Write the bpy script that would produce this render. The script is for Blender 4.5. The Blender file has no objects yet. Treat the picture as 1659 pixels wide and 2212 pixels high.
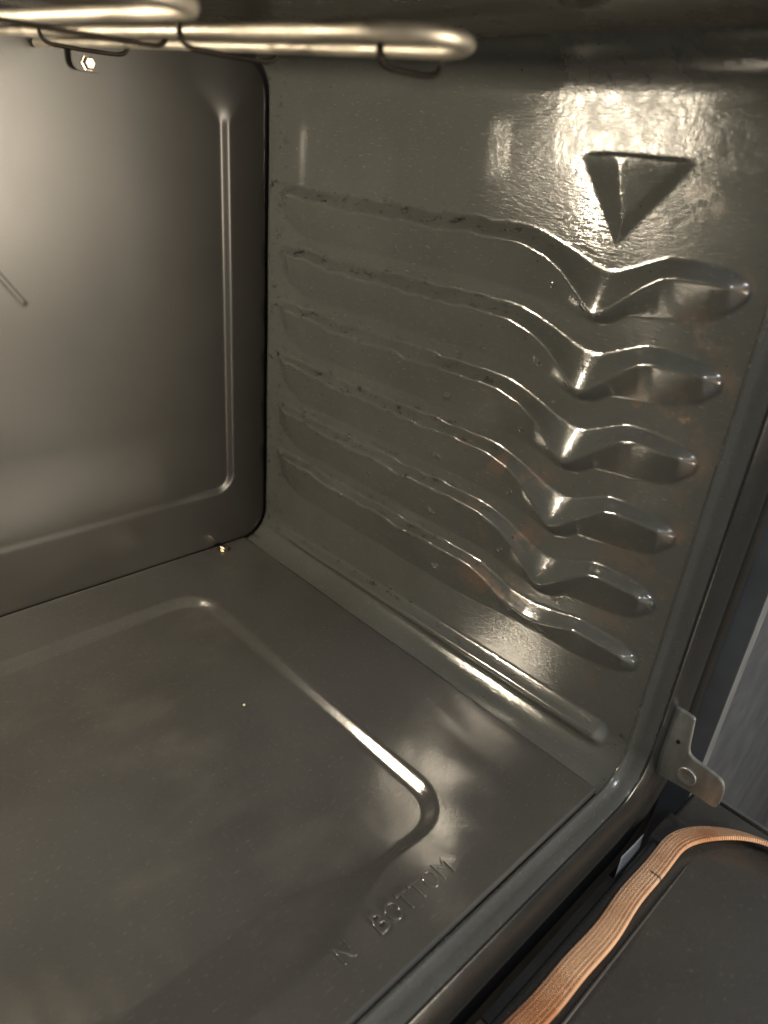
import bpy, bmesh, math, random
import numpy as np
from mathutils import Vector, Matrix

random.seed(4)
SC = bpy.context.scene
COL = SC.collection
R = math.radians

# ------------------------------------------------------------------ camera
cam = bpy.data.cameras.new("camera")
cam.sensor_fit = 'HORIZONTAL'; cam.sensor_width = 36.0
cam.lens = 36.0 * 1535.0 / 1659.0
cam.clip_start = 0.01; cam.clip_end = 60
cam.dof.use_dof = True; cam.dof.focus_distance = 0.62; cam.dof.aperture_fstop = 8.8
cam_o = bpy.data.objects.new("camera", cam); COL.objects.link(cam_o)
AX = np.array([[0.72537861, -0.2576351, 0.63831812],      # world axes seen from the lens: right, down, forward
               [-0.68350346, -0.37943075, 0.62358265],
               [0.08154074, -0.88862616, -0.45132543]])
rt, dn, fw = AX[:, 0], AX[:, 1], AX[:, 2]
CAMP = Vector((-0.40167354, -0.61240209, 0.4105459))
cam_o.matrix_world = Matrix(((rt[0], -dn[0], -fw[0], CAMP.x), (rt[1], -dn[1], -fw[1], CAMP.y),
                             (rt[2], -dn[2], -fw[2], CAMP.z), (0, 0, 0, 1)))
SC.camera = cam_o

# ------------------------------------------------------------------ light and exposure
SC.view_settings.view_transform = 'Standard'; SC.view_settings.look = 'None'
SC.view_settings.exposure = 0.10; SC.view_settings.gamma = 1.0
world = bpy.data.worlds.new("World"); SC.world = world
world.use_nodes = True
bg = world.node_tree.nodes['Background']
bg.inputs[0].default_value = (0.88, 0.94, 1.0, 1); bg.inputs[1].default_value = 0.22
LAMP_POS = (-0.515, -0.045, 0.432)
LAMP_STRENGTH = 540.0

def area(name, loc, target, size, watts, color):
    l = bpy.data.lights.new(name, 'AREA'); l.shape = 'DISK'; l.size = size; l.energy = watts; l.color = color
    o = bpy.data.objects.new(name, l); COL.objects.link(o); o.location = loc
    o.rotation_euler = (Vector(target) - Vector(loc)).to_track_quat('-Z', 'Y').to_euler()
    return o
area("back_glow_fill", (0.16, -1.9, 0.34), (-0.2, 0, 0.30), 0.55, 36, (1.0, 0.86, 0.66))  # added fill light for the glow on the back wall, no known lamp there
area("ceiling_lamp", (-0.5, -1.3, 1.9), (-0.2, -0.5, 0.0), 0.25, 10, (0.90, 0.95, 1.0))

# ------------------------------------------------------------------ helpers
W = 0.0274           # inner face of the side wall
XL = -0.580          # inner face of the opposite wall
RB = 0.032           # radius wall to floor
CZ = 0.031           # height of that bend's centre
RT = 0.030           # radius wall to ceiling
ZT = 0.448           # where the upper bend starts
DEP = 0.4705

def setp(o, label=None, cat=None, group=None, kind=None):
    if label: o['label'] = label
    if cat: o['category'] = cat
    if group: o['group'] = group
    if kind: o['kind'] = kind
    return o
def empty(name, loc=(0, 0, 0)):
    o = bpy.data.objects.new(name, None); COL.objects.link(o); o.location = loc; o.empty_display_size = .05
    return o
def link(name, me, mat, parent=None, loc=None):
    o = bpy.data.objects.new(name, me); COL.objects.link(o)
    if mat and not me.materials: me.materials.append(mat)
    if parent:
        o.parent = parent
        o.matrix_parent_inverse = Matrix.Translation(-abs_loc(parent))
    if loc is not None: o.location = loc
    return o
def abs_loc(p):
    return Vector(p.location) if p.type == 'EMPTY' else Vector((0, 0, 0))
def smooth(me, on=True):
    me.polygons.foreach_set('use_smooth', [on] * len(me.polygons)); me.update(); return me
def mesh(name, verts, faces, sm=True):
    me = bpy.data.meshes.new(name); me.from_pydata([tuple(v) for v in verts], [], faces); me.validate(); me.update()
    return smooth(me, sm)
def grid_mesh(name, P, flip=False, attrs=None):
    """P: (n, m, 3) array of points"""
    n, m, _ = P.shape
    idx = np.arange(n * m).reshape(n, m)
    q = np.stack([idx[:-1, :-1], idx[1:, :-1], idx[1:, 1:], idx[:-1, 1:]], -1).reshape(-1, 4)
    if flip: q = q[:, ::-1]
    me = bpy.data.meshes.new(name)
    me.vertices.add(n * m); me.vertices.foreach_set('co', P.reshape(-1).astype(np.float32))
    me.loops.add(q.size); me.loops.foreach_set('vertex_index', q.reshape(-1).astype(np.int32))
    me.polygons.add(len(q)); me.polygons.foreach_set('loop_start', np.arange(0, q.size, 4, dtype=np.int32))
    me.polygons.foreach_set('loop_total', np.full(len(q), 4, dtype=np.int32))
    me.update(calc_edges=True); me.validate()
    for k, a in (attrs or {}).items():
        at = me.attributes.new(k, 'FLOAT', 'POINT'); at.data.foreach_set('value', a.reshape(-1).astype(np.float32))
    return smooth(me)
def blur(h, s):
    if s <= 0: return h
    r = int(max(1, round(3 * s))); k = np.exp(-0.5 * (np.arange(-r, r + 1) / s) ** 2); k /= k.sum()
    for ax in (0, 1):
        p = np.pad(h, [(r, r) if a == ax else (0, 0) for a in (0, 1)], mode='edge')
        out = np.zeros_like(h)
        for i, w in enumerate(k):
            sl = [slice(None), slice(None)]; sl[ax] = slice(i, i + h.shape[ax]); out += w * p[tuple(sl)]
        h = out
    return h
def sst(a, b, x):
    t = np.clip((x - a) / (b - a), 0, 1); return t * t * (3 - 2 * t)
def tube(path, rad, seg=10, closed=False, caps=True):
    P = [Vector(p) for p in path]; n = len(P); V = []; F = []
    T = [((P[min(i + 1, n - 1)] - P[max(i - 1, 0)]).normalized()) for i in range(n)]
    u = T[0].orthogonal().normalized()
    for i in range(n):
        u = (u - T[i] * u.dot(T[i])).normalized(); v = T[i].cross(u)
        r = rad[i] if hasattr(rad, '__len__') else rad
        for k in range(seg):
            a = 2 * math.pi * k / seg; V.append(P[i] + (u * math.cos(a) + v * math.sin(a)) * r)
    for i in range(n - 1):
        for k in range(seg):
            k2 = (k + 1) % seg
            F.append((i * seg + k, i * seg + k2, (i + 1) * seg + k2, (i + 1) * seg + k))
    if caps:
        F.append(tuple(range(seg))[::-1]); F.append(tuple((n - 1) * seg + k for k in range(seg)))
    return V, F
def lathe(prof, seg=32):
    """prof: list of (radius, height), axis z"""
    V = []; F = []; n = len(prof)
    for r, z in prof:
        for k in range(seg):
            a = 2 * math.pi * k / seg; V.append((r * math.cos(a), r * math.sin(a), z))
    for i in range(n - 1):
        for k in range(seg):
            k2 = (k + 1) % seg; F.append((i * seg + k, i * seg + k2, (i + 1) * seg + k2, (i + 1) * seg + k))
    F.append(tuple(range(seg))[::-1]); F.append(tuple((n - 1) * seg + k for k in range(seg)))
    return V, F
def xf(V, M): return [M @ Vector(v) for v in V]
def bm_mesh(name, bm, sm=False):
    me = bpy.data.meshes.new(name); bm.normal_update(); bm.to_mesh(me); bm.free(); return smooth(me, sm)
def box_mesh(name, lo, hi, bev=0.002, seg=2):
    bm = bmesh.new(); bmesh.ops.create_cube(bm, size=1)
    for v in bm.verts:
        v.co = Vector([(lo[i] + hi[i]) / 2 + v.co[i] * (hi[i] - lo[i]) for i in range(3)])
    if bev: bmesh.ops.bevel(bm, geom=bm.edges[:], offset=bev, segments=seg, affect='EDGES', profile=.6)
    me = bm_mesh(name, bm, True)
    me.set_sharp_from_angle(angle=R(35)); return me
def plate(name, outline, axis_u, axis_v, origin, thick, bev=.0006):
    """flat plate from a 2D outline; extruded along u x v by thick"""
    bm = bmesh.new(); U, Vv, O = Vector(axis_u), Vector(axis_v), Vector(origin); N = U.cross(Vv)
    vs = [bm.verts.new(O + U * a + Vv * b) for a, b in outline]
    f = bm.faces.new(vs); bm.normal_update()
    r = bmesh.ops.extrude_face_region(bm, geom=[f])
    for e in r['geom']:
        if isinstance(e, bmesh.types.BMVert): e.co += N * thick
    bmesh.ops.recalc_face_normals(bm, faces=bm.faces[:])
    if bev:
        ed = [e for e in bm.edges if len(e.link_faces) == 2 and e.calc_face_angle(0) > R(60)]
        bmesh.ops.bevel(bm, geom=ed, offset=bev, segments=2, affect='EDGES')
    me = bm_mesh(name, bm, True); me.set_sharp_from_angle(angle=R(40)); return me
def rounded(pts, rad, n=6):
    out = []; N = len(pts)
    for i in range(N):
        p0, p, p1 = Vector(pts[i - 1]), Vector(pts[i]), Vector(pts[(i + 1) % N])
        r = rad[i] if hasattr(rad, '__len__') else rad
        if r <= 0: out.append(tuple(p)); continue
        a = p + (p0 - p).normalized() * min(r, (p0 - p).length * .48); b = p + (p1 - p).normalized() * min(r, (p1 - p).length * .48)
        for k in range(n + 1):
            t = k / n; out.append(tuple(a * (1 - t) ** 2 + p * 2 * t * (1 - t) + b * t * t))
    return out

# ------------------------------------------------------------------ materials
class NT:
    def __init__(s, name):
        s.m = bpy.data.materials.new(name); s.m.use_nodes = True; s.t = s.m.node_tree
        s.b = s.t.nodes['Principled BSDF']; s.tc = s.t.nodes.new('ShaderNodeTexCoord')
    def new(s, k, **kw):
        n = s.t.nodes.new(k)
        for a, v in kw.items():
            if a in n.inputs: n.inputs[a].default_value = v
            else: setattr(n, a, v)
        return n
    def ln(s, a, b): s.t.links.new(a, b)
    def mapping(s, scale, src='Object'):
        m = s.new('ShaderNodeMapping'); m.inputs['Scale'].default_value = scale; s.ln(s.tc.outputs[src], m.inputs[0]); return m.outputs[0]
    def noise(s, scale, stretch=(1, 1, 1), detail=3, rough=.55, src='Object'):
        n = s.new('ShaderNodeTexNoise'); n.inputs['Scale'].default_value = scale; n.inputs['Detail'].default_value = detail
        n.inputs['Roughness'].default_value = rough; s.ln(s.mapping(stretch, src), n.inputs['Vector']); return n.outputs['Fac']
    def ramp(s, src, a, b, va=0.0, vb=1.0):
        n = s.new('ShaderNodeMapRange'); n.inputs[1].default_value = a; n.inputs[2].default_value = b
        n.inputs[3].default_value = va; n.inputs[4].default_value = vb; n.interpolation_type = 'SMOOTHSTEP'
        s.ln(src, n.inputs[0]); return n.outputs[0]
    def math(s, op, a, b):
        n = s.new('ShaderNodeMath'); n.operation = op
        for i, v in enumerate((a, b)):
            if isinstance(v, (int, float)): n.inputs[i].default_value = v
            else: s.ln(v, n.inputs[i])
        return n.outputs[0]
    def mix(s, fac, a, b):
        n = s.new('ShaderNodeMix'); n.data_type = 'RGBA'
        s.ln(fac, n.inputs[0]) if not isinstance(fac, float) else setattr(n.inputs[0], 'default_value', fac)
        for v, i in ((a, 6), (b, 7)):
            if isinstance(v, tuple): n.inputs[i].default_value = (*v, 1)
            else: s.ln(v, n.inputs[i])
        return n.outputs[2]
    def attr(s, name):
        n = s.new('ShaderNodeAttribute'); n.attribute_name = name; return n.outputs['Fac']
    def bump(s, h, strength, dist, prev=None):
        n = s.new('ShaderNodeBump'); n.inputs['Strength'].default_value = strength; n.inputs['Distance'].default_value = dist
        s.ln(h, n.inputs['Height'])
        if prev is not None: s.ln(prev, n.inputs['Normal'])
        return n.outputs[0]
    def set(s, **kw):
        for k, v in kw.items():
            k = k.replace('_', ' ')
            if isinstance(v, (int, float, tuple)): s.b.inputs[k].default_value = (*v, 1) if isinstance(v, tuple) and len(v) == 3 else v
            else: s.ln(v, s.b.inputs[k])
        return s

def enamel(name, base=(.055, .053, .047), rough=(.16, .26), stretch=(1, .25, 1), fleck=.35, orange=.10, dirt=False, ior=1.6, coat=0.0, micro=.16, haze=0.0):
    n = NT(name)
    big = n.noise(9, detail=4)
    col = n.mix(n.ramp(big, .35, .7), tuple(c * .92 for c in base), tuple(c * 1.08 for c in base))
    fl = n.noise(760, stretch, detail=3, rough=.6)
    col = n.mix(n.math('MULTIPLY', n.ramp(fl, .60, .75), fleck), col, (.26, .25, .22))
    if haze: col = n.mix(n.math('MULTIPLY', n.ramp(n.noise(5.5, (1, 1.6, 1), detail=6, rough=.6), .48, .70), haze), col, (.125, .118, .104))
    sm = n.noise(26, (1, 1, .5), detail=5, rough=.65)
    rg = n.ramp(sm, .35, .72, rough[0], rough[1])
    if dirt:
        w = n.attr('wear'); g = n.attr('grime')
        sp = n.noise(150, (1, .55, 1), detail=4, rough=.75)
        wm = n.math('MULTIPLY', n.ramp(sp, .565, .64), w)
        col = n.mix(wm, col, (.020, .013, .009))
        br = n.noise(38, detail=5, rough=.65)
        gm = n.math('MULTIPLY', n.ramp(br, .48, .58), g)
        col = n.mix(n.math('MULTIPLY', gm, .75), col, (.170, .108, .070))
        rg = n.math('ADD', rg, n.math('MULTIPLY', n.math('MAXIMUM', wm, gm), .22))
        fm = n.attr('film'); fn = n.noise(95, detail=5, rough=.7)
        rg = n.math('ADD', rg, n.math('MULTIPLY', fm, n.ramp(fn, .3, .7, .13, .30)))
        pt = n.noise(330, detail=2, rough=.5)
        col = n.mix(n.math('MULTIPLY', n.ramp(pt, .73, .76), .8), col, (.02, .013, .009))
    n.set(Base_Color=col, Roughness=rg, IOR=ior)
    if coat: n.set(Coat_Weight=coat, Coat_Roughness=.08)
    b1 = n.bump(n.noise(260, stretch, detail=2), orange, .0012)
    b2 = n.bump(fl, micro, .0005, b1)
    if dirt:
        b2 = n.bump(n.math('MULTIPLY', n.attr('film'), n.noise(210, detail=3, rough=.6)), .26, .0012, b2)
    n.ln(b2, n.b.inputs['Normal'])
    return n.m
def metal(name, col, rough, scratch=(1, 1, 1), bump=.05, metallic=1.0, var=.12):
    n = NT(name)
    s = n.noise(120, scratch, detail=4, rough=.6)
    c = n.mix(n.ramp(s, .3, .75), tuple(x * .72 for x in col), col)
    n.set(Base_Color=c, Metallic=metallic, Roughness=n.ramp(n.noise(40, detail=4), .3, .7, rough - var * .5, rough + var))
    n.ln(n.bump(s, bump, .0004), n.b.inputs['Normal'])
    return n.m
def plain(name, col, rough=.4, bump=.06, scale=300, spec=.5):
    n = NT(name)
    c = n.mix(n.ramp(n.noise(18, detail=4), .35, .7), tuple(x * .85 for x in col), tuple(min(1, x * 1.12) for x in col))
    n.set(Base_Color=c, Roughness=n.ramp(n.noise(30, detail=3), .3, .7, max(.02, rough - .06), rough + .08), Specular_IOR_Level=spec)
    n.ln(n.bump(n.noise(scale), bump, .0005), n.b.inputs['Normal'])
    return n.m

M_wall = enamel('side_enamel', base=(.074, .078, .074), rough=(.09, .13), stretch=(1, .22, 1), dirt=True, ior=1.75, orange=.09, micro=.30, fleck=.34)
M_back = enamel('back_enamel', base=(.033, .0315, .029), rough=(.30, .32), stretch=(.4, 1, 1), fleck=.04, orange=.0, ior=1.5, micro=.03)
M_floor = enamel('floor_enamel', base=(.0535, .0535, .0525), rough=(.07, .11), stretch=(.3, 1, 1), fleck=.2, orange=.04, ior=1.75, haze=.32)
M_ceil = enamel('ceiling_enamel', base=(.085, .075, .060), rough=(.25, .4), stretch=(.4, 1, 1), fleck=.1)
M_frame = enamel('frame_enamel', base=(.012, .0125, .013), rough=(.20, .28), stretch=(1, 1, 1), fleck=.08, orange=.03, ior=1.42)
M_lip = enamel('lip_enamel', base=(.052, .056, .056), rough=(.2, .3), stretch=(.3, 1, 1), fleck=.25)
M_door = enamel('door_enamel', base=(.040, .039, .037), rough=(.22, .32), stretch=(.3, .5, 1), fleck=.16, orange=.05)
M_rod = metal('rod_steel', (.66, .61, .52), .5, (1, .2, 1), .04)
M_wire = metal('wire_steel', (.035, .03, .026), .5)
M_zinc = metal('zinc_plate', (.46, .48, .47), .34, (.3, 1.5, .3), .08, .92)
M_screw = metal('screw_steel', (.70, .60, .50), .25)
M_black = plain('black_trim', (.005, .005, .005), .5, spec=.15)
M_seal = plain('black_seal', (.006, .006, .0065), .8, .3, 900, .15)
M_cab = plain('cabinet_paint', (.030, .036, .046), .5, .0)
M_cabedge = plain('cabinet_edge', (.075, .083, .094), .5, .02)
M_paper = plain('tag_paper', (.62, .62, .63), .7)
M_crumb = plain('crumb', (.6, .55, .4), .6)
M_tile = plain('floor_tile', (.07, .065, .06), .5)

def emission(name, col, s):
    m = bpy.data.materials.new(name); m.use_nodes = True; t = m.node_tree; t.nodes.clear()
    e = t.nodes.new('ShaderNodeEmission'); o = t.nodes.new('ShaderNodeOutputMaterial')
    e.inputs[0].default_value = (*col, 1); e.inputs[1].default_value = s; t.links.new(e.outputs[0], o.inputs[0]); return m
M_bulb = emission('bulb_glow', (1.0, .855, .64), LAMP_STRENGTH)

# ================================================================== the oven
oven = setp(empty('oven', (-0.276, -0.235, 0)), 'open dark grey enamel oven interior with embossed rack ledges and heating rods at the top', 'oven')

# ---- side wall: height field along y and arc length u (u = z on the flat part)
RIBS = [.3733 - .0523 * i for i in range(6)]
TY = [(-.020, .003), (-.10, .001), (-.20, .0004), (-.300, 0), (-.3109, -.0008), (-.322, -.0035), (-.345, -.0110), (-.356, -.0152), (-.3661, -.0178), (-.3730, -.0184), (-.3804, -.0172),
      (-.395, -.0112), (-.4087, -.0055), (-.4183, -.0050), (-.4442, -.0062), (-.4562, -.0100), (-.47, -.02)]
NY = [(-.020, -.0055), (-.085, -.0085), (-.095, -.0110), (-.15, -.0105), (-.185, -.0096), (-.200, -.0122), (-.262, -.0098), (-.300, -.0106), (-.3215, -.0160), (-.3372, -.0237), (-.3602, -.0440),
      (-.3660, -.0470), (-.3726, -.0440), (-.386, -.0328), (-.3968, -.0240), (-.4065, -.0172), (-.4158, -.0147), (-.4336, -.0142), (-.4457, -.0142), (-.4543, -.0165), (-.47, -.03)]
BY = [(-.020, -.016), (-.035, -.030), (-.060, -.040), (-.30, -.041), (-.340, -.0445), (-.3602, -.0495), (-.3680, -.0512), (-.3733, -.0514), (-.3818, -.0492), (-.3919, -.0420),
      (-.4194, -.0395), (-.4394, -.0355), (-.449, -.0315), (-.4555, -.0250), (-.460, -.0215), (-.47, -.032)]
TL = [(-.020, .003), (-.10, .001), (-.20, .0004), (-.300, 0), (-.3109, -.0008), (-.325, -.0045), (-.345, -.0095), (-.366, -.0105), (-.385, -.0080), (-.4087, -.0035), (-.4442, -.0045), (-.4562, -.0080), (-.47, -.02)]
NL = [r for r in NY if r[0] > -.31] + [(-.3215, -.0170), (-.3372, -.0240), (-.3600, -.0275), (-.3756, -.0262), (-.39, -.0210), (-.4065, -.0148)] + [r for r in NY if r[0] < -.41]
BL = [r for r in BY if r[0] > -.31] + [(-.340, -.0365), (-.375, -.0345), (-.402, -.0350), (-.4264, -.0325), (-.4457, -.0285), (-.4555, -.0225), (-.460, -.0200), (-.47, -.032)]
GLINT_BUMPS = [(-.2535, .2387), (-.2575, .2395), (-.2499, .1869), (-.2535, .1850), (-.2508, .1354), (-.2545, .1340), (-.2279, .1057), (-.2676, .0858), (-.2640, .0842), (-.2295, .0255),
           (-.3306, .2883), (-.3345, .2870), (-.3295, .2356), (-.3292, .1839), (-.3303, .1324), (-.2263, .1586), (-.2246, .2099), (-.1736, .1410), (-.1399, .1056), (-.3346, .3399)]
def curve(tab, y):
    t = np.array(tab)[::-1]; return np.interp(y, t[:, 0], t[:, 1])
def wall_points(step, x_of=None):
    y = np.linspace(-DEP, 0, int(DEP / step) + 1)
    u0, u1 = CZ - RB * math.pi / 2, ZT + RT * math.pi / 2
    u = np.linspace(u0, u1, int((u1 - u0) / step) + 1)
    Y, U = np.meshgrid(y, u, indexing='ij')
    h = np.zeros_like(Y); wear = np.zeros_like(Y); grime = np.zeros_like(Y)
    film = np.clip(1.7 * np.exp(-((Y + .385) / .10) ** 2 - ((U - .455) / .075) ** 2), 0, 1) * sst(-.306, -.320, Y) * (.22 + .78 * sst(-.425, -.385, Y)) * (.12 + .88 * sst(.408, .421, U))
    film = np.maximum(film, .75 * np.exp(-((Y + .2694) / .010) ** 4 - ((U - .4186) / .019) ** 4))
    for i, z in enumerate(RIBS):
        am = .0088
        tt, nt, bt = (TL, NL, BL) if i == 5 else (TY, NY, BY)
        T = curve(tt, Y); N = curve(nt, Y + am * (Y + .612) / .429) - am * (z - .4105) / .429; B = curve(bt, Y)
        N = np.minimum(N, T - .0022); B = np.minimum(B, N - .0035)
        bk = sst(-.30, -.26, Y) * sst(-.03, -.06, Y)
        wv = bk * (.0008 * np.sin(Y * 95 + i * 1.7) + .0007 * np.sin(Y * 210 + i * 2.9))
        wv2 = bk * (.0008 * np.sin(Y * 120 + i * 2.3 + 1) + .0006 * np.sin(Y * 260 + i))
        t, nn, b = z + T + wv, z + N + wv2, z + B
        amp = (am + .0012 * sst(-.37, -.40, Y)) * np.clip((Y + .4600) / .009, 0, 1) ** .6 * sst(-.018, -.045, Y)
        ysm = Y + np.zeros_like(Y); Nsm = np.zeros_like(Y); q = np.linspace(-.022, .022, 23); wq = np.exp(-.5 * (q / .010) ** 2); wq /= wq.sum()
        for dq, wg in zip(q, wq): Nsm += wg * (curve(nt, Y + dq + am * (Y + .612) / .429) - am * (z - .4105) / .429)
        Nsm = z + np.minimum(Nsm, T - .0022)
        r0 = np.clip((t - U) / (t - nn), 0, 1) ** 3
        ne = np.where((Y < -.335) & (Y > -.395), Nsm * (1 - r0) + nn * r0, nn)
        kk = sst(-.33, -.345, Y) * sst(-.40, -.388, Y); ne = nn + ((Nsm * (1 - r0) + nn * r0) - nn) * kk
        r = np.where(U > nn, np.clip((t - U) / (t - ne), 0, 1), np.clip((U - b) / (nn - b), 0, 1))
        h = np.maximum(h, amp * r)
        wear = np.maximum(wear, np.exp(-((U - (t - .002)) / .006) ** 2) * sst(-.36, -.26, Y))
        grime = np.maximum(grime, np.exp(-((Y + .432) / .026) ** 2 - ((U - (z - .043)) / .013) ** 2) * (.55, 1.0, .5, .4, .35, .2)[i])
        grime = np.maximum(grime, .6 * np.exp(-((Y + .461) / .007) ** 2 - ((U - (z - .014)) / .010) ** 2))
        grime = np.maximum(grime, .8 * np.exp(-((Y + .33) / .04) ** 2 - ((U - (z - .014)) / .014) ** 2) * sst(1, 4, np.array(float(i))))
    # triangular guide under the ceiling
    px, pz = Y, U
    ridge = .4180
    left = (-.3325, .425), (-.3715, .3725)
    right = (-.4115, .420), (-.3740, .3720)
    def dline(a, b):
        a, b = np.array(a), np.array(b); d = (b - a) / np.linalg.norm(b - a); return (px - a[0]) * d[1] - (pz - a[1]) * d[0]
    dl = dline(*left); dr = -dline(*right)
    dl = dl if dl[np.abs(y + .37).argmin(), np.abs(u - .41).argmin()] > 0 else -dl
    dr = dr if dr[np.abs(y + .37).argmin(), np.abs(u - .41).argmin()] > 0 else -dr
    low = .0062 * np.clip(np.minimum(dl / .026, .20 * np.clip(dr / .006, 0, 1) + .80 * dr / .046), 0, .72)
    up = .0062 * np.clip(np.minimum(dl / .026, .20 * np.clip(dr / .006, 0, 1) + .80 * dr / .046), 0, .72) * np.clip((.4198 - U) / (.4198 - ridge), 0, 1) * sst(-.330, -.340, Y) * sst(-.4150, -.4060, Y)
    pad = np.where(U > ridge, up, low)
    h = np.maximum(h, pad); padb = blur(pad, .0009 / step)
    grime = np.maximum(grime, .6 * np.exp(-((Y + .415) / .02) ** 2 - ((U - .39) / .02) ** 2))
    # long bead low on the wall
    zc = np.interp(Y, [-.4537, -.025], [.0215, .0155])
    wu = np.interp(Y, [-.4537, -.30, -.025], [.0130, .0125, .006]); wl = np.interp(Y, [-.4537, -.025], [.0085, .005])
    dy = np.maximum(0, np.maximum((-.4455 - Y) / .0105, (Y + .030) / .01))
    du = np.where(U > zc, (U - zc) / wu, (zc - U) / wl)
    d = np.hypot(dy, du)
    bead = .0088 * np.clip((1 - d) * 1.35, 0, 1) ** .9 * sst(-.015, -.12, Y) ** .6
    h = np.maximum(h, bead)
    wear = np.maximum(wear, .8 * np.exp(-((U - (zc + .010)) / .004) ** 2))
    wear = np.maximum(wear, .55 * sst(-.045, -.015, Y))
    h = blur(h, .0009 / step)
    # small bumps added to imitate reflected lamp glints, and a smeared spot
    for py, pz in GLINT_BUMPS:
        h += .0017 * np.exp(-(((Y - py) / .0017) ** 2 + ((U - pz) / .0017) ** 2))
    # gentle waviness of the pressed sheet
    h += .00022 * np.sin(Y * 61 + 1.3) * np.sin(U * 43 + .4)
    h *= sst(-.0, -.006, Y) if False else 1
    ang = np.where(U < CZ, (U - CZ) / RB, np.where(U > ZT, (U - ZT) / RT, 0))
    cx = np.where(U > ZT, W - RT, W - RB); rr = np.where(U > ZT, RT, RB); cz = np.where(U > ZT, ZT, CZ)
    X = np.where((U < CZ) | (U > ZT), cx + rr * np.cos(ang), W)
    Z = np.where((U < CZ) | (U > ZT), cz + rr * np.sin(ang), U)
    nx, nz = -np.cos(ang), -np.sin(ang)
    flare = .0014 * sst(-.006, 0, Y) ** 2
    X2 = X + nx * (h - flare); Z2 = Z + nz * (h - flare) + .62 * padb
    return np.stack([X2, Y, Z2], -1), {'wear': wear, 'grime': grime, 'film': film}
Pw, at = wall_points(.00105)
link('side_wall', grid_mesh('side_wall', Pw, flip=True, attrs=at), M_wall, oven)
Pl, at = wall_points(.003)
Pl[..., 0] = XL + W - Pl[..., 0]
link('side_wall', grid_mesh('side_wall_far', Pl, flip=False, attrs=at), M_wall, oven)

# ---- back wall, panel pressed in behind a rounded border
def rrect_sd(X, Y, x0, x1, y0, y1, r):
    cx, cy, hx, hy = (x0 + x1) / 2, (y0 + y1) / 2, (x1 - x0) / 2, (y1 - y0) / 2
    qx, qy = np.abs(X - cx) - hx + r, np.abs(Y - cy) - hy + r
    return np.hypot(np.maximum(qx, 0), np.maximum(qy, 0)) + np.minimum(np.maximum(qx, qy), 0) - r
xs = np.linspace(XL - .012, W + .010, 420); zs = np.linspace(-.012, .487, 340)
XX, ZZ = np.meshgrid(xs, zs, indexing='ij')
sd = rrect_sd(XX, ZZ, -.536, -.0165, .0665, .700, .018)
wid = .0045 + .030 * sst(.418, .456, ZZ)
hb = .0030 * sst(wid, -wid, sd)
hb *= 1 - .9 * sst(-.03, -.10, XX) * sst(.15, .07, ZZ)
# slanting crease towards the middle
a, b = np.array((-.2045, .279)), np.array((-.285, .395)); dv = (b - a) / np.linalg.norm(b - a)
tt = np.clip((XX - a[0]) * dv[0] + (ZZ - a[1]) * dv[1], 0, np.linalg.norm(b - a))
dd = np.hypot(XX - a[0] - dv[0] * tt, ZZ - a[1] - dv[1] * tt)
hb -= .0004 * sst(.0032, 0, dd)
edge = rrect_sd(XX, ZZ, XL, W, CZ - RB, ZT + RT, .032)
hb += -.0 + .004 * sst(-.003, .004, edge)
hb += .00025 * np.sin(XX * 17 + 1) * np.sin(ZZ * 13)
Pb = np.stack([XX, .0012 + hb, ZZ], -1)
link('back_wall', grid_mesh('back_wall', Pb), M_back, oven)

# ---- ceiling
xs = np.linspace(XL + RT, W - RT, 200); ys = np.linspace(-DEP, 0, 120)
XX, YY = np.meshgrid(xs, ys, indexing='ij')
hc = .004 * sst(.006, -.006, rrect_sd(XX, YY, -.50, -.06, -.40, -.06, .03))
Pc = np.stack([XX, YY, ZT + RT + hc], -1)
link('ceiling', grid_mesh('ceiling', Pc, flip=True), M_ceil, oven)
xs = np.linspace(XL + RB, W - RB, 20); ys = np.linspace(-DEP, 0, 20)
XX, YY = np.meshgrid(xs, ys, indexing='ij')
link('cavity_bottom', grid_mesh('cavity_bottom', np.stack([XX, YY, 0 * XX + -.022], -1)), M_floor, oven)

# ---- front frame: lip swept round the opening
def opening(off, n=12):
    pts = []
    def arc(cx, cz, r, a0, a1):
        for k in range(n + 1):
            a = R(a0 + (a1 - a0) * k / n); pts.append((cx + (r + off) * math.cos(a), cz + (r + off) * math.sin(a)))
    arc(W - RB, CZ, RB, -90, 0); arc(W - RT, ZT, RT, 0, 90); arc(XL + RT, ZT, RT, 90, 180); arc(XL + RB, CZ, RB, 180, 270)
    return pts
def sweep(prof, nsub=12, tag='lip'):
    rings = [[(x, -f, z) for x, z in opening(o, nsub)] for o, f in prof]
    m = len(rings[0]); V = [p for r in rings for p in r]; F = []
    for i in range(len(rings) - 1):
        for k in range(m):
            k2 = (k + 1) % m; F.append((i * m + k, (i + 1) * m + k, (i + 1) * m + k2, i * m + k2))
    return mesh(tag, V, F)
lip = [(.0006, .4700), (-.0010, .4712), (-.0016, .4722), (-.0010, .4735), (.0002, .4748), (.0006, .480), (.0010, .4860), (.0016, .4880)]
link('lining_edge', sweep(lip, 12, 'lining_edge'), M_lip, oven)
roll = [(.0018, .4866), (.0012, .4874), (.0012, .4882), (.0018, .4890), (.0036, .4899), (.0070, .4914), (.0105, .4928), (.0150, .4942), (.0200, .4952), (.0250, .4956), (.0300, .4952), (.0335, .4938),
        (.0355, .4910), (.0358, .4860), (.0358, .478)]
rolls = []
for i in range(len(roll) - 1):      # finer profile
    for t in (0, .5): rolls.append(tuple(np.array(roll[i]) * (1 - t) + np.array(roll[i + 1]) * t))
rolls.append(roll[-1])
link('front_frame', sweep(rolls, 14, 'front_frame'), M_frame, oven)
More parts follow.
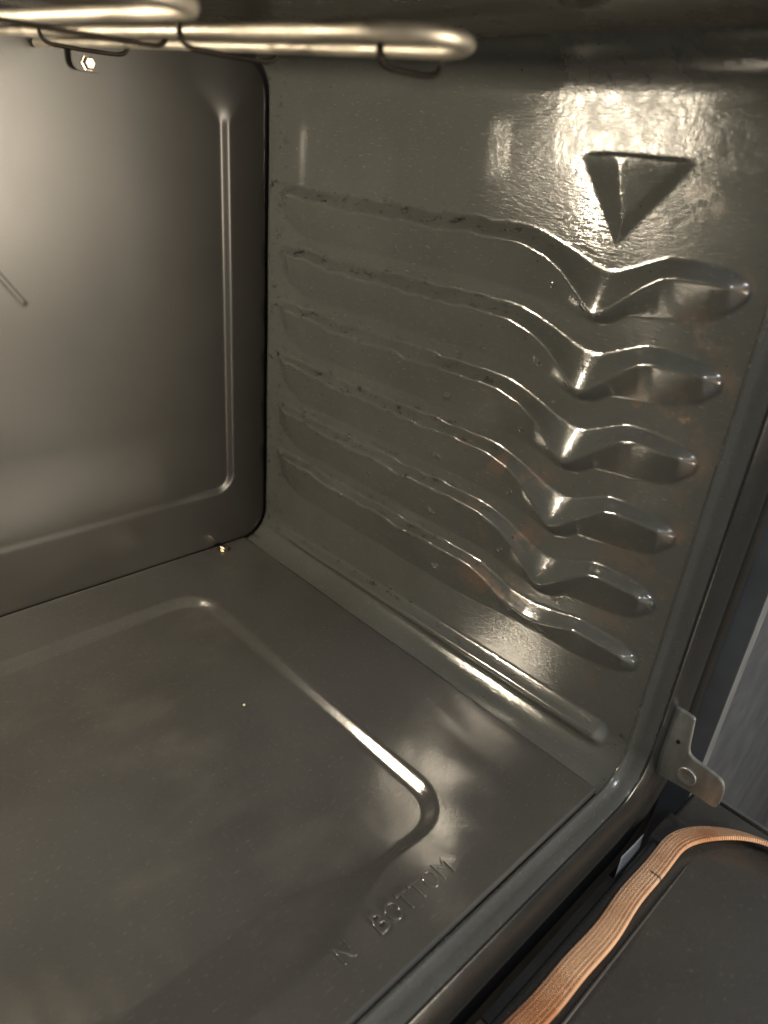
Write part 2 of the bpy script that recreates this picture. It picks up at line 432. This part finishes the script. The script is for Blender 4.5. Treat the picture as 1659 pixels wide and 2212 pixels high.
# black fascia behind the rolled frame
def fascia(name, y, x0, x1, z0, z1, hole, mat, thick=.004):
    outer = [(x0, z0), (x1, z0), (x1, z1), (x0, z1)]
    inner = opening(hole, 8); bm = bmesh.new()
    iv = [bm.verts.new((x, y, z)) for x, z in inner]
    # quads from each inner vertex out to the rectangle
    def out(p):
        x, z = p; cx, cz = (x0 + x1) / 2, (z0 + z1) / 2
        s = min((x1 - cx) / max(1e-6, abs(x - cx)), (z1 - cz) / max(1e-6, abs(z - cz))) if z > cz else min((x1 - cx) / max(1e-6, abs(x - cx)), (cz - z0) / max(1e-6, abs(z - cz)))
        return (cx + (x - cx) * s, cz + (z - cz) * s)
    ov = [bm.verts.new((*(lambda q: (q[0], y, q[1]))(out(p)),)) for p in inner]
    n = len(iv)
    for k in range(n): bm.faces.new((iv[k], iv[(k + 1) % n], ov[(k + 1) % n], ov[k]))
    bmesh.ops.recalc_face_normals(bm, faces=bm.faces[:])
    me = bm_mesh(name, bm)
    o = link(name, me, mat, oven)
    md = o.modifiers.new('depth', 'SOLIDIFY'); md.thickness = thick; md.offset = 0
    return o
fascia('body_front', -.482, -.657, .106, -.19, .56, .030, M_black)
link('body_side', box_mesh('body_side', (.1005, -.478, -.19), (.106, .04, .56), .001), M_black, oven)
# woven seal set in the body beside the frame
sp = [(.0445, .486), (.0440, .4905), (.0470, .494), (.0520, .4955), (.0570, .494), (.0600, .4905), (.0600, .484)]
link('frame_seal', sweep(sp, 10, 'frame_seal'), M_seal, oven)

# ---- lamp in the far upper corner of the back wall
V, F = lathe([(.031, 0), (.033, .003), (.033, .007), (.029, .010), (.024, .011)], 32)
lampo = link('oven_lamp', mesh('oven_lamp', xf(V, Matrix.Translation((LAMP_POS[0], .003, LAMP_POS[2])) @ Matrix.Rotation(R(90), 4, 'X')), F), M_zinc, oven)
V, F = lathe([(.003, .0), (.010, .001), (.017, .010), (.020, .022), (.019, .034), (.015, .044), (.008, .050), (.002, .052)], 24)
link('bulb', mesh('bulb', xf(V, Matrix.Translation((LAMP_POS[0], -.008, LAMP_POS[2])) @ Matrix.Rotation(R(90), 4, 'X')), F), M_bulb, lampo)

# ---- heating rods under the ceiling
XR = [-.172, -.215, -.254, -.300, -.345, -.390]
def rod_z(y): return float(np.interp(-y, [.03, .40], [.459, .4455]))
path = [(XR[0], .0, .459)]
yb, yf = -.060, -.388
for i, x in enumerate(XR):
    yf = (-.388, -.388, -.352, -.352, -.388, -.388)[i]
    y0, y1 = (-.02 if i == 0 else yb, yf) if i % 2 == 0 else (yf, yb if i < 5 else -.0)
    for k in range(1, 13):
        y = y0 + (y1 - y0) * k / 12; path.append((x, y, rod_z(y)))
    if i < 5:
        xm = (x + XR[i + 1]) / 2; s = -1 if i % 2 == 0 else 1
        for k in range(1, 9):
            a = math.pi * k / 9; y = (yf if s < 0 else yb) + s * (.034 if i == 0 else .0225) * math.sin(a)
            path.append((xm + .0225 * math.cos(a), y, rod_z(y)))
V, F = tube(path, .0029, 14)
element = link('heating_element', mesh('heating_element', V, F), M_rod, oven)
def clip(y, xa, xb, zlow):
    za, zb = rod_z(y) + .006, rod_z(y) + .006
    p = [(xa - .003, y, za), (xa - .0035, y, zlow + .004), (xa - .001, y, zlow + .0012), (xa + .003, y, zlow),
         ((xa + xb) / 2, y, zlow - .0003), (xb - .003, y, zlow), (xb + .001, y, zlow + .0012), (xb + .0035, y, zlow + .004), (xb + .003, y, za)]
    q = []
    for i in range(len(p) - 1):
        for k in range(4): q.append(tuple(Vector(p[i]).lerp(Vector(p[i + 1]), k / 4)))
    q.append(p[-1]); q = [tuple((Vector(q[max(i - 1, 0)]) + Vector(q[i]) * 2 + Vector(q[min(i + 1, len(q) - 1)])) / 4) for i in range(len(q))]
    V, F = tube(q, .0012, 8); return mesh('support_clip', V, F)
for y, xa, xb in ((-.262, -.305, -.215), (-.285, -.215, -.170), (-.365, -.172, -.142), (-.13, -.215, -.170), (-.12, -.30, -.26), (-.30, -.395, -.35)):
    link('support_clip', clip(y, xa, xb, rod_z(y) - .0062), M_wire, element)

# ---- bracket holding the rods to the back wall
ol = rounded([(-.1492, .4455), (-.1247, .4455), (-.1247, .475), (-.1492, .475)], [.007, .001, .001, .001])
br = link('element_bracket', plate('element_bracket', ol, (1, 0, 0), (0, 0, 1), (0, -.0022, 0), .0016), M_back, oven)
V, F = lathe([(.0056, 0), (.0056, .0012), (.0044, .0014), (.0044, .0042), (.0036, .005), (.001, .005)], 6)
link('hex_screw', mesh('hex_screw', xf(V, Matrix.Translation((-.1374, -.0038, .4507)) @ Matrix.Rotation(R(90), 4, 'X')), F, False), M_screw, br)

# ---- hinge arm at the lower front corner
hx = .036
ol = [(-.480, .0760), (-.4990, .0760), (-.5060, .0750), (-.5090, .0480), (-.5120, .0435), (-.5285, .0420), (-.5365, .0400), (-.5395, .0330), (-.5395, .0180), (-.5375, .0150), (-.520, .0150), (-.500, .0130), (-.480, .0130)]
hinge = link('hinge_arm', plate('hinge_arm', rounded(ol, [0, 0, .002, .006, .006, .004, .005, .006, .004, .003, .002, .002, 0], 5), (0, 1, 0), (0, 0, 1), (hx, 0, 0), .0032, .0005), M_zinc, oven)
V, F = lathe([(.0072, 0), (.0072, .0008), (.0062, .0012), (.0058, .0009), (.0048, .0012), (.0044, .0009), (.0034, .0012), (.0030, .0009), (.0018, .0011), (.0006, .0010)], 28)
link('rivet', mesh('rivet', xf(V, Matrix.Translation((hx - .0001, -.5140, .0265)) @ Matrix.Rotation(R(-90), 4, 'Y')), F), M_zinc, hinge)
V, F = lathe([(.0015, 0), (.0015, .0006), (.0006, .0008)], 12)
link('pin', mesh('pin', xf(V, Matrix.Translation((hx - .0001, -.5010, .0500)) @ Matrix.Rotation(R(-90), 4, 'Y')), F), M_black, hinge)

# ---- open door
DZ = -.038
door = link('door', box_mesh('door', (-.660, -.955, DZ - .030), (.1045, -.5085, DZ), .004, 4), M_door, oven)
link('door_skin', box_mesh('door_skin', (-.662, -.960, DZ - .050), (.1085, -.506, DZ - .0315), .002), M_black, door)
link('edge_trim', box_mesh('edge_trim', (.1050, -.950, DZ - .006), (.1085, -.526, DZ + .0015), .0008), M_zinc, door)
link('hinge_cover', box_mesh('hinge_cover', (.026, -.5300, DZ - .012), (.060, -.5065, DZ + .0035), .0018), M_door, door)
pth = [(-.62 + .655 * k / 40, -.5375, DZ - .0004) for k in range(41)]
V, F = tube(pth, [.0003 + .0013 * math.sin(math.pi * min(1, k / 40 * 1.0)) ** .3 for k in range(41)], 10)
link('panel_crease', mesh('panel_crease', V, F), M_door, door)
# woven gasket: flattened braid with lengthwise cords
def gasket():
    path = []
    cx, cy, r = .025, -.5865, .062
    for k in range(150): path.append((-.60 + (cx + .60) * k / 150, cy + r, 0))
    for k in range(60):
        a = R(90 - 90 * k / 60); path.append((cx + r * math.cos(a), cy + r * math.sin(a), 1.0 * k / 60))
    for k in range(50): path.append((cx + r, cy - .3 * k / 50, 1))
    NC, seg = 7, 56
    V = []; F = []; uv = []; L = 0
    for i, (x, y, tw) in enumerate(path):
        a, b = path[max(0, i - 1)], path[min(len(path) - 1, i + 1)]
        t = Vector((b[0] - a[0], b[1] - a[1], 0)).normalized(); out = Vector((-t.y, t.x, 0))
        if i: L += math.hypot(x - path[i - 1][0], y - path[i - 1][1])
        tilt = R(6 + 38 * sst(0, 1, np.array(tw)))
        wob = .0012 * math.sin(L * 34) + .0006 * math.sin(L * 90 + 1)
        wid = .0081 * (1 + .05 * math.sin(L * 25 + 2)) ; th = .0016
        up = Vector((0, 0, 1)) * math.cos(tilt) + out * math.sin(tilt); side = out * math.cos(tilt) - Vector((0, 0, 1)) * math.sin(tilt)
        c = Vector((x, y, DZ + .0052 + .0032 * float(sst(0, 1, np.array(tw))))) + out * wob
        for k in range(seg):
            an = 2 * math.pi * k / seg; s = math.cos(an); q = math.sin(an)
            prof = abs(q) ** .55 * (1 if q > 0 else -1)
            cord = .0011 * abs(math.sin(math.pi * NC * (s * .5 + .5))) if q > 0 else 0
            V.append(c + side * s * wid + up * (th * prof + cord)); uv.append((L, (s * .5 + .5) * 1.0))
    n = len(path)
    for i in range(n - 1):
        for k in range(seg):
            k2 = (k + 1) % seg; F.append((i * seg + k, i * seg + k2, (i + 1) * seg + k2, (i + 1) * seg + k))
    me = mesh('door_gasket', V, F)
    l = me.uv_layers.new(name='braid')
    vi = np.zeros(len(me.loops), dtype=np.int32); me.loops.foreach_get('vertex_index', vi)
    l.data.foreach_set('uv', np.array(uv, dtype=np.float32)[vi].reshape(-1))
    return me
MARK_L = .594
n = NT('woven_gasket')
mp = n.mapping((1, 1, 1), 'UV')
def wave(scale, sx, sy, rot):
    m = n.new('ShaderNodeMapping'); m.inputs['Scale'].default_value = (sx, sy, 1); m.inputs['Rotation'].default_value = (0, 0, rot)
    n.ln(n.tc.outputs['UV'], m.inputs[0]); w = n.new('ShaderNodeTexWave'); w.inputs['Scale'].default_value = scale; w.inputs['Distortion'].default_value = .8
    w.inputs['Detail'].default_value = 1; n.ln(m.outputs[0], w.inputs[0]); return w.outputs['Fac']
wv = wave(1, 190, 7.0, 0.0); cross = wave(1, 3, 2.2, R(90))
col = n.mix(n.ramp(n.noise(16, detail=5, rough=.6), .36, .66), (.32, .130, .050), (.56, .340, .205))
col = n.mix(n.math('MULTIPLY', n.ramp(n.noise(9, detail=3), .50, .66), .6), col, (.58, .41, .29))
col = n.mix(n.math('MULTIPLY', n.ramp(wv, .5, .05), .35), col, (.14, .05, .02))
col = n.mix(n.math('MULTIPLY', n.ramp(n.noise(70, detail=4), .62, .75), .45), col, (.10, .035, .015))
sx = n.new('ShaderNodeSeparateXYZ'); n.ln(n.tc.outputs['UV'], sx.inputs[0])
mk = n.math('ABSOLUTE', n.math('ADD', n.math('SUBTRACT', sx.outputs[0], MARK_L), n.math('MULTIPLY', n.math('SUBTRACT', n.noise(260, detail=3), .5), .003)), 0)
col = n.mix(n.math('MULTIPLY', n.math('MULTIPLY', n.ramp(mk, .0016, .0005), n.ramp(sx.outputs[1], .62, .48)), .9), col, (.02, .014, .008))
n.set(Base_Color=col, Roughness=.78, Sheen_Weight=.15)
n.ln(n.bump(wv, .55, .0007, n.bump(n.noise(900), .3, .0004)), n.b.inputs['Normal'])
M_gasket = n.m
link('door_gasket', gasket(), M_gasket, door)

# ================================================================== removable bottom panel
panel = setp(empty('oven_floor_panel', (-.276, -.235, 0)), 'dark grey enamel bottom panel of the oven with raised border and embossed lettering', 'oven panel')
xs = np.linspace(-.556, .0012, 560); ys = np.linspace(-.4695, -.0006, 470)
XX, YY = np.meshgrid(xs, ys, indexing='ij')
sd = rrect_sd(XX, YY, -.452, -.1005, -.4085, -.0695, .030)
wf = .00425 + .020 * sst(-.155, -.235, XX) * sst(-.36, -.39, YY)
h = blur(-.0072 * np.clip((wf - sd) / (2 * wf), 0, 1), 1.0)
h += .0003 * np.sin(XX * 21 + .7) * np.sin(YY * 17 + .2) + .00018 * np.sin(XX * 47 + YY * 39)
lab = sst(-.30, -.27, XX) * sst(-.10, -.13, XX) * np.exp(-((YY + .439) / .016) ** 2)
h += .0008 * lab
h = blur(h, .7)
edge = np.maximum(sst(-.0025, .0012, XX), sst(-.467, -.4695, YY)); h -= .0012 * edge
PANEL_H = (xs, ys, h)
link('panel_sheet', grid_mesh('panel_sheet', np.stack([XX, YY, h + .0004], -1)), M_floor, panel)
# embossed lettering
def letter(ch, x0, x1, y0, y1, dep=.0032):
    cu = bpy.data.curves.new('letter', 'FONT'); cu.body = ch; cu.size = 1; cu.resolution_u = 6
    cu.offset = -.004; cu.extrude = .02; cu.bevel_depth = .028; cu.bevel_resolution = 3
    o = bpy.data.objects.new('tmp', cu); COL.objects.link(o)
    bpy.context.view_layer.update()
    me = bpy.data.meshes.new_from_object(o.evaluated_get(bpy.context.evaluated_depsgraph_get())); bpy.data.objects.remove(o)
    co = np.array([v.co for v in me.vertices]); lo, hi = co.min(0), co.max(0)
    co = (co - lo) / (hi - lo)
    co = np.stack([x0 + co[:, 0] * (x1 - x0), y0 + co[:, 1] * (y1 - y0), -.0006 + co[:, 2] * dep], -1)
    me.vertices.foreach_set('co', co.astype(np.float32).reshape(-1)); me.update(); smooth(me); me.set_sharp_from_angle(angle=R(75)); return me
xc = -.2005
for ch, wd in zip("BOTTOM", (.0092, .0105, .0095, .0095, .0105, .0110)):
    link('embossed_letter', letter(ch, xc, xc + wd, -.4460, -.4325), M_floor, panel); xc += wd + .0012
xc = -.2625
for ch, wd in zip("OVEN", (.0105, .0100, .0085, .0098)):
    link('embossed_letter', letter(ch, xc, xc + wd, -.4450, -.4325, {'O': .0012, 'V': .0013, 'E': .0016, 'N': .0026}[ch]), M_floor, panel); xc += wd + .0018
V, F = lathe([(.0062, 0), (.0062, .001), (.0045, .0013), (.0045, .0040), (.0036, .0048), (.001, .0048)], 6)
V2, F2 = lathe([(.0066, 0), (.0066, .0011), (.0050, .0013)], 24)
nv = len(V); V = V + V2; F = F + [tuple(i + nv for i in f) for f in F2]
link('floor_screw', mesh('floor_screw', xf(V, Matrix.Translation((-.0355, -.0110, .0004))), F, False), M_screw, panel)

# ================================================================== small loose things
bm = bmesh.new()
rows = [[(-.0030, -.5010, -.0405), (.0140, -.5018, -.0400), (.0310, -.5012, -.0425)],
        [(-.0080, -.5026, -.0540), (.0120, -.5034, -.0560), (.0300, -.5024, -.0580)],
        [(-.0125, -.5030, -.0720), (.0100, -.5040, -.0760), (.0280, -.5030, -.0800)]]
vs = [[bm.verts.new(p) for p in r] for r in rows]
for i in range(2):
    for k in range(2): bm.faces.new((vs[i][k], vs[i][k + 1], vs[i + 1][k + 1], vs[i + 1][k]))
bmesh.ops.subdivide_edges(bm, edges=bm.edges[:], cuts=3, use_grid_fill=True, smooth=.4)
r = bmesh.ops.solidify(bm, geom=bm.faces[:], thickness=.00025)
setp(link('paper_tag', bm_mesh('paper_tag', bm, True), M_paper), 'small white paper tag sticking up between the oven frame and the open door', 'tag')
def crumb(loc, r, seed):
    rnd = random.Random(seed); bm = bmesh.new(); bmesh.ops.create_icosphere(bm, subdivisions=2, radius=r)
    for v in bm.verts: v.co *= .75 + .5 * rnd.random(); v.co.z *= .7
    return bm_mesh('crumb', bm, True)
c = link('crumb', crumb(0, .0011, 1), M_crumb, loc=(-.1528, -.2290, -.0040))
setp(c, 'tiny pale crumb lying alone on the dark oven bottom panel', 'crumb')

# ================================================================== beside the oven
cab = setp(empty('kitchen_cabinet', (.40, -.50, -.60)), 'blue grey cabinet front standing right beside the oven', 'cabinet')
link('cabinet_panel', box_mesh('cabinet_panel', (.140, -.500, -.60), (.75, .04, .62), .002), M_cab, cab)
link('cabinet_stile', box_mesh('cabinet_stile', (.121, -.503, -.60), (.1385, .04, .62), .0015), M_cabedge, cab)
fl = link('kitchen_floor', grid_mesh('kitchen_floor', np.stack([*np.meshgrid(np.linspace(-4, 4, 5), np.linspace(-4, 4, 5), indexing='ij'), np.full((5, 5), -.605)], -1)), M_tile)
setp(fl, kind='structure')
